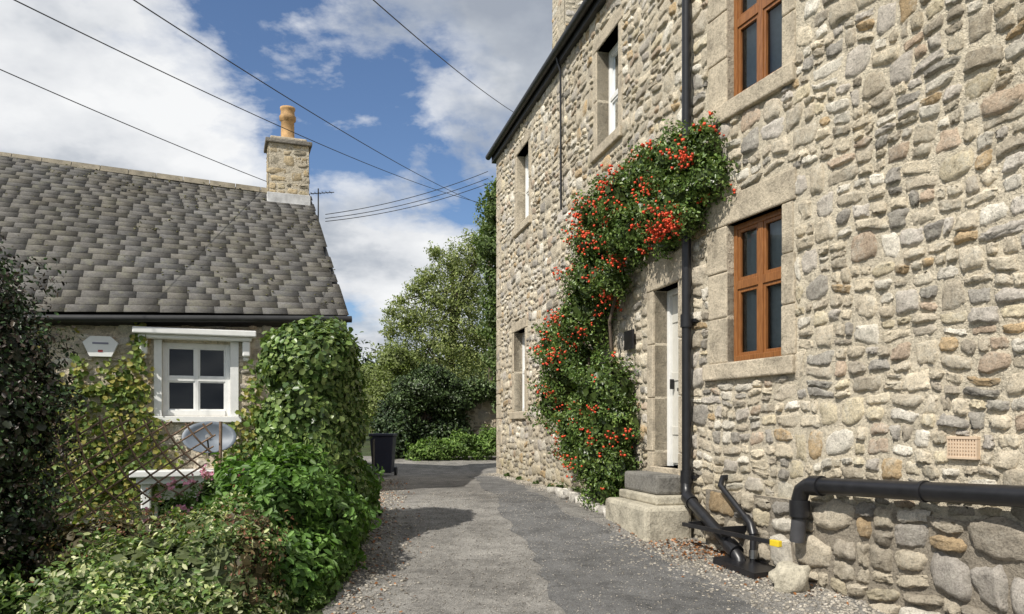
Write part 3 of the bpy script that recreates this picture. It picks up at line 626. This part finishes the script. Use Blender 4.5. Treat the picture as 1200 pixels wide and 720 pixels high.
tube('arm',[Vector(cen)+q@Vector((0,-.24,.0)),Vector(cen)+q@Vector((0,-.1,.34))],.012,BLACK,sd); tube('mount',[cen,LF(1.75,1.2,0)],.02,BLACK,sd)
lp=Vector(cen)+q@Vector((0,-.08,.34)); tube('lnb',[lp,lp+q@Vector((0,.02,-.08))],.03,m_simple('lnb_grey',(.3,.3,.3),.5),sd)
cp=[]
for (u0,z0,su,sz,n) in ((2.85,2.25,.16,.2,170),(2.85,1.6,.25,.35,520),(3.6,.9,.6,.4,1000),(2.68,2.75,.05,.2,110),(2.9,.9,.4,.35,500),(1.15,1.9,.08,.35,140),(1.2,1.2,.25,.3,350),(4.2,1.5,.5,.5,700),(3.45,2.0,.04,.5,130),(3.9,2.2,.05,.4,110),(3.2,2.1,.3,.03,120)):
    u=R.normal(u0,su,n); z=R.normal(z0,sz,n); k=(z<3.1)&~((u>1.4)&(u<2.5)&(z>1.7))&~((u>2.9)&(u<3.45)&(z>2.53)); u,z=u[k],z[k]
    cp.append(LF(u,z,R.uniform(.03,.2,len(u))))
cp=np.concatenate(cp); nn=np.array([[.342,-.94,.4]])+R.normal(0,.5,(len(cp),3))
pal=np.array([(.15,.21,.045),(.23,.27,.06),(.10,.16,.035),(.30,.27,.07)])
V,F,Cc=leaves_mesh(cp,nn,R.uniform(.05,.1,len(cp)),pal[R.integers(0,4,len(cp))]*R.uniform(.7,1.3,(len(cp),1)),.8)
mesh_fast('wall_creeper',V,F,LEAF,None,Cc)
TR=grp('garden_trellis'); A=np.array([-4.95,7.1,.55]);B=np.array([-3.1,7.9,.95]);A2=np.array([-4.2,7.3,1.72]);B2=np.array([-2.85,7.9,1.62])
def tp(a,b_): return (A*(1-a)+B*a)*(1-b_)+(A2*(1-a)+B2*a)*b_
for i in range(-5,9):
    for s in (1,-1):
        pts=[]
        for b_ in np.linspace(0,1,13):
            a=i/8+ (b_*.55 if s>0 else .55-b_*.55)+.01*math.sin(i*3+b_*3)
            if 0<=a<=1: pts.append(tuple(tp(a,b_)+np.array([0,.012*s,.01*math.sin(b_*5+i)])))
        if len(pts)>1: tube('slat',pts,.010,TRELW,TR,1)
tube('post_1',[(-4.85,7.12,-1.3),(-4.8,7.12,1.4)],.03,TRELW,TR); tube('post_2',[(-2.93,7.93,-1.3),(-2.9,7.93,1.65)],.016,TRELW,TR)

# ------------------------------------------------------------------ background trees
def tree(name,blobs,n,size,pal,trunk,r0,mat=LEAF,seed=0,thick=.3,lump=.35,cull=.2,filler=.04,limbs=8,clumpvar=.45,aspect=.5):
    g=grp(name); foliage('crown',blobs,n,size,pal,mat,g,thick,cull,lump,filler,aspect,.8,.3,seed,None,clumpvar,2.2)
    base=np.array(trunk[0]); top=np.array(trunk[1])
    cu=bpy.data.curves.new('trunk','CURVE'); cu.dimensions='3D'; cu.bevel_depth=r0; cu.bevel_resolution=3
    def spl(p,q,ra,rb,bend=.15):
        s=cu.splines.new('POLY'); s.points.add(5)
        L_=np.linalg.norm(q-p); off=R.normal(0,bend*L_*.5,3)
        for i in range(6):
            t=i/5; c=p*(1-t)+q*t+off*math.sin(t*math.pi)*.5; s.points[i].co=(*c,1); s.points[i].radius=ra*(1-t)+rb*t
    spl(base,top,1,.35,.05)
    for i in range(limbs):
        b_=blobs[R.integers(0,len(blobs))]; t=R.uniform(.35,.9); spl(base*(1-t)+top*t,np.array(b_[:3],float),.4,.08)
    cu.materials.append(BARK); link(bpy.data.objects.new('trunk',cu),g); return g
BT=[(-2.6,28,6.0,.9,.9,.8),(-2.1,28,7.3,.7,.8,.7),(-3.6,28,5.3,.8,.9,.7),(-1.5,28,6.2,.9,1,1.1),(-2.3,28,4.6,1.2,1.1,1.0),(-3.9,28,4.0,.8,.8,.7),(-1.2,28,4.7,.9,1,1.0),(-3.0,28,6.8,.5,.6,.4),(-1.2,28,7.7,.7,.7,.8),(-3.3,28,3.2,1.1,1,.9),(-1.8,28,3.2,1.3,1,1.0),(-.7,28,8.5,.6,.7,.6),(-3.9,28,6.0,.3,.3,.25),(-4.3,28,4.9,.3,.4,.3),(-2.7,28,7.7,.3,.4,.3),(-4.2,28,5.6,.35,.3,.2),(-3.4,28,6.4,.4,.4,.3)]
tree('birch_tree',BT,44000,.09,[(.22,.255,.085),(.29,.32,.125),(.155,.195,.07)],[(-2.3,28,.6),(-2.1,28,7.5)],.14,LEAF,11,.4,.6,.1,.0,18,.5,.45)
tree('ash_tree',[(-.35,21.2,7.4,.5,.6,.6),(-.5,21.2,6.4,.5,.6,.6),(-.2,21.2,8.0,.35,.4,.35),(-.3,21.2,5.3,.5,.5,.8),(-.4,21.2,4.3,.4,.5,.7),(-.3,21.2,3.4,.4,.4,.7)],9500,.10,[(.09,.135,.042),(.13,.18,.055)],[(-.1,21.4,.5),(-.2,21.3,8.2)],.09,LEAF,12,.3,.45,.2,.05,8)
tree('holly_tree',[(-2.35,22,2.6,.85,.8,.55),(-1.7,22,2.3,.6,.6,.5),(-2.9,22,2.4,.5,.6,.5),(-2.2,22,3.0,.5,.5,.35)],13000,.075,[(.045,.075,.025),(.065,.10,.032)],[(-2.4,22,.5),(-2.4,22,2.6)],.07,LEAF_D,13,.15,.3,.55,.2,5)
tree('hazel_tree',[(-4.6,26,3.0,.9,.8,.7),(-3.9,27,3.8,.7,.8,.6),(-5.4,27,2.8,.9,.9,.7),(-4.2,25,2.2,.8,.7,.8)],12000,.09,[(.16,.20,.06),(.21,.25,.085)],[(-4.6,26,.3),(-4.5,26,3.2)],.09,LEAF,14,.3,.45,.3,.05,6)
foliage('background_trees',[(x,y,z,r,r,r*.9) for x,y,z,r in [(-9,42,3,3),(-5,44,3.2,3),(-1,44,3.5,3),(3,42,4,3),(-13,45,3.5,3.5),(-18,45,3,4),(-3,38,3,1.8),(0,36,3,2),(7,42,4,4)]],24000,.25,[(.10,.145,.05),(.135,.18,.07),(.08,.115,.045)],LEAF_D,None,.2,.5,.3,.25,.6,.7,.3,15)
foliage('border_plants',[(-1.9,20.9,1.0,.45,.3,.3),(-1.3,21.0,1.1,.5,.35,.35),(-.7,21.0,1.1,.4,.3,.38),(-2.4,20.9,.9,.35,.3,.3),(-.4,21.1,1.25,.4,.3,.38)],7000,.09,[(.14,.23,.05),(.20,.29,.08),(.09,.16,.035)],LEAF,None,.3,.4,.5,.25,.35,.7,.6,16)
foliage('dark_shrub',[(-3.0,21.5,1.3,.5,.5,.7),(-1.7,22.0,1.5,.6,.4,.5),(-3.4,22.5,1.6,.5,.4,.8),(-2.3,22.0,1.2,.6,.5,.6)],9000,.085,[(.03,.055,.02),(.05,.08,.025)],LEAF_D,None,.2,.5,.3,.25,.5,.7,.3,17)
GW=grp('garden_wall'); gw=Fr((-3.2,22.3),(1,.03),(0.03,-1))
sheet('wall_face',gw,0,9,.2,2.5,[],MORTAR,GW); stones('wall_stones',gw,0,6,.4,2.5,[],1.1,STONE_D,GW,(5,5)); box('coping',gw,-.05,9,2.5,2.62,-.4,.06,DRESSED,GW,.02)
box('wall_back',gw,0,9,.2,2.5,-.38,-.02,MORTAR,GW,0)
foliage('wall_ivy',[(-.9,22.1,2.6,.7,.3,.3),(-.1,22.1,2.4,.4,.3,.4),(-1.7,22.1,2.5,.5,.3,.35)],3500,.09,[(.07,.11,.035),(.10,.15,.05)],LEAF_D,None,.3,.4,.5,.1,.6,.7,.4,22)
BN=grp('wheelie_bin'); bf=Fr((-3.02,17.4),(1,0),(0,-1)); zb=.53
V=[bf(u,z,o) for u,z,o in [(.05,zb+.08,.05),(.45,zb+.08,.05),(.45,zb+.08,.45),(.05,zb+.08,.45),(0,zb+.85,0),(.5,zb+.85,0),(.5,zb+.85,.52),(0,zb+.85,.52)]]
NAVY=m_simple('bin_plastic',(.02,.025,.05),.5,.1,5)
mesh_py('body',V,[(0,3,2,1),(4,5,6,7),(0,1,5,4),(1,2,6,5),(2,3,7,6),(3,0,4,7)],NAVY,BN,.02); box('lid',bf,-.02,.52,zb+.855,zb+.92,-.04,.55,NAVY,BN,.02)
for u in (.0,.46): tube('wheel',[bf(u,zb+.1,.02),bf(u+.05,zb+.1,.02)],.1,BLACK,BN)
GT=grp('iron_railing'); 
for i in range(9):
    y=14.5+i*.22; x=float(xl(y))-.02; tube('bar',[(x,y,.45),(x,y,1.35)],.012,BLACK,GT,2)
tube('top_rail',[(float(xl(14.5))-.02,14.5,1.3),(float(xl(16.3))-.02,16.3,1.3)],.015,BLACK,GT,2); tube('bottom_rail',[(float(xl(14.5))-.02,14.5,.62),(float(xl(16.3))-.02,16.3,.62)],.015,BLACK,GT,2)
foliage('roadside_weeds',[(float(xl(y))-.1+R.normal(0,.05),y,float(zr(y))+.02,.13,.16,.12) for y in np.arange(6.3,14,.35)]+[tuple(FF(u,.6,.14))+(.12,.12,.1) for u in (1.3,1.6,2.6,3.1,3.6,4.4)]+[tuple(FF(u,.55,.07))+(.06,.12,.05) for u in (5.2,6.1,7.3,8.4)],5500,.04,[(.10,.17,.04),(.15,.21,.06),(.07,.13,.03)],LEAF,None,.3,.3,.3,.1,.3,.8,.5,18)
n=1100; u=R.normal(.4,.8,n); o=.1+np.abs(R.normal(0,.25,n)); P=NF(u,0*u,o); P[:,2]=zr(P[:,1])+.02
k=R.uniform(0,1,n)<.3; yy=R.uniform(6,15,n); P[k,0]=xl(yy[k])+np.abs(R.normal(0,.3,k.sum())); P[k,1]=yy[k]; P[k,2]=zr(yy[k])+.02
V,F,Cc=leaves_mesh(P,np.array([[0,0,1]])+R.normal(0,.35,(n,3)),R.uniform(.02,.045,n),np.array([(.30,.13,.05)])*R.uniform(.4,1.4,(n,1)),.6); mesh_fast('fallen_leaves',V,F,LEAF_D,None,Cc)

# ------------------------------------------------------------------ wires
UP=grp('utility_pole'); tube('pole',[(-.72,27,.5),(-.72,27,9.2)],.08,BARK,UP)
def wire(a,b_,sag,r=.011,ext=0):
    a=np.array(a,float); b_=np.array(b_,float); a=a-(b_-a)*ext; pts=[]
    for t in np.linspace(0,1,30): 
        p=a*(1-t)+b_*t; p[2]-=sag*4*t*(1-t); pts.append(tuple(p))
    tube('power_line',pts,r,WIRE,None,2)
wire((-5.01,8,5.89),(-.72,27,9.1),.25,.007); wire((-3.9,8,5.95),(-.72,27,9.0),.2,.007)
wire((-6.43,10,6.12),(-4.6,15.5,6.3),.05,.007,.3)
wire((-1.33,8,5.9),(.05,17,8.3),.1,.006,.3)
for dz in (0,.12,.28): wire((-3.75,16,5.72+dz*.5),(-.55,18.2,7.15+dz),.12,.007)

# ------------------------------------------------------------------ world, sun, camera
Sv=Vector((-.46,-.58,.78)).normalized()
w=bpy.data.worlds.new('World'); scene.world=w; w.use_nodes=True; nt=w.node_tree; L=nt.links
bg=nt.nodes['Background']; bg.inputs['Strength'].default_value=.1
sk=N(nt,'ShaderNodeTexSky',sky_type='NISHITA'); sk.sun_disc=False; sk.sun_elevation=math.asin(Sv.z); sk.sun_rotation=math.atan2(Sv.x,Sv.y)
sk.air_density=1.0; sk.dust_density=.5; sk.ozone_density=1.8
g=N(nt,'ShaderNodeTexCoord').outputs['Generated']
sp=N(nt,'ShaderNodeSeparateXYZ'); L.new(g,sp.inputs[0])
ad=N(nt,'ShaderNodeMath',operation='ADD'); ad.inputs[1].default_value=.35; L.new(sp.outputs[2],ad.inputs[0])
mx=N(nt,'ShaderNodeMath',operation='MAXIMUM'); mx.inputs[1].default_value=.1; L.new(ad.outputs[0],mx.inputs[0])
dv=N(nt,'ShaderNodeVectorMath',operation='DIVIDE'); L.new(g,dv.inputs[0]); L.new(mx.outputs[0],dv.inputs[1])
mp=N(nt,'ShaderNodeMapping'); mp.inputs['Location'].default_value=(3.1,1.7,0); L.new(dv.outputs[0],mp.inputs[0])
n1=noise(nt,2.3,8,.58,mp.outputs[0]); n1.inputs['Distortion'].default_value=.15
def spot(vec,rad,amt):
    ds=N(nt,'ShaderNodeVectorMath',operation='DISTANCE'); L.new(g,ds.inputs[0]); ds.inputs[1].default_value=Vector(vec).normalized()
    mr=N(nt,'ShaderNodeMapRange',interpolation_type='SMOOTHSTEP'); mr.inputs['From Min'].default_value=0; mr.inputs['From Max'].default_value=rad; mr.inputs['To Min'].default_value=amt; mr.inputs['To Max'].default_value=0
    L.new(ds.outputs['Value'],mr.inputs['Value']); return mr.outputs[0]
def add(a,b):
    m=N(nt,'ShaderNodeMath',operation='ADD'); L.new(a,m.inputs[0]); L.new(b,m.inputs[1]); return m.outputs[0]
f=add(n1.outputs['Fac'],spot((-.17,1,.46),.27,-.19)); f=add(f,spot((-.33,1,.56),.13,-.10)); f=add(f,spot((-.35,1,.25),.6,.06)); f=add(f,spot((.02,1,.52),.10,.10))
mask=ramp(nt,f,[(.385,0),(.45,.7),(.52,1)])
mp2=N(nt,'ShaderNodeMapping'); mp2.inputs['Location'].default_value=(3.16,1.64,.08); L.new(dv.outputs[0],mp2.inputs[0])
n2=noise(nt,2.5,6,.56,mp2.outputs[0]); cl=ramp(nt,n2.outputs['Fac'],[(.38,(9.3,9.4,9.5)),(.49,(7.6,7.8,8.1)),(.58,(4.8,5.2,5.8)),(.68,(3.6,4.0,4.7))])
skb=mix(nt,'MULTIPLY',1,sk.outputs[0],(.95,1.05,1.2))
L.new(mix(nt,'MIX',mask.outputs[0],skb,cl.outputs[0]),bg.inputs[0])
sl=bpy.data.lights.new('sun','SUN'); sl.energy=5.0; sl.angle=math.radians(.5); sl.color=(1,.95,.86)
so=link(bpy.data.objects.new('sun',sl)); so.rotation_euler=Sv.to_track_quat('Z','Y').to_euler()
cam=bpy.data.cameras.new('camera'); cam.lens=28; cam.sensor_width=36; cam.shift_y=.1167; cam.clip_end=2000; cam.clip_start=.05
co=link(bpy.data.objects.new('camera',cam)); co.location=(0,0,1.6); co.rotation_euler=(math.radians(90),0,0); scene.camera=co
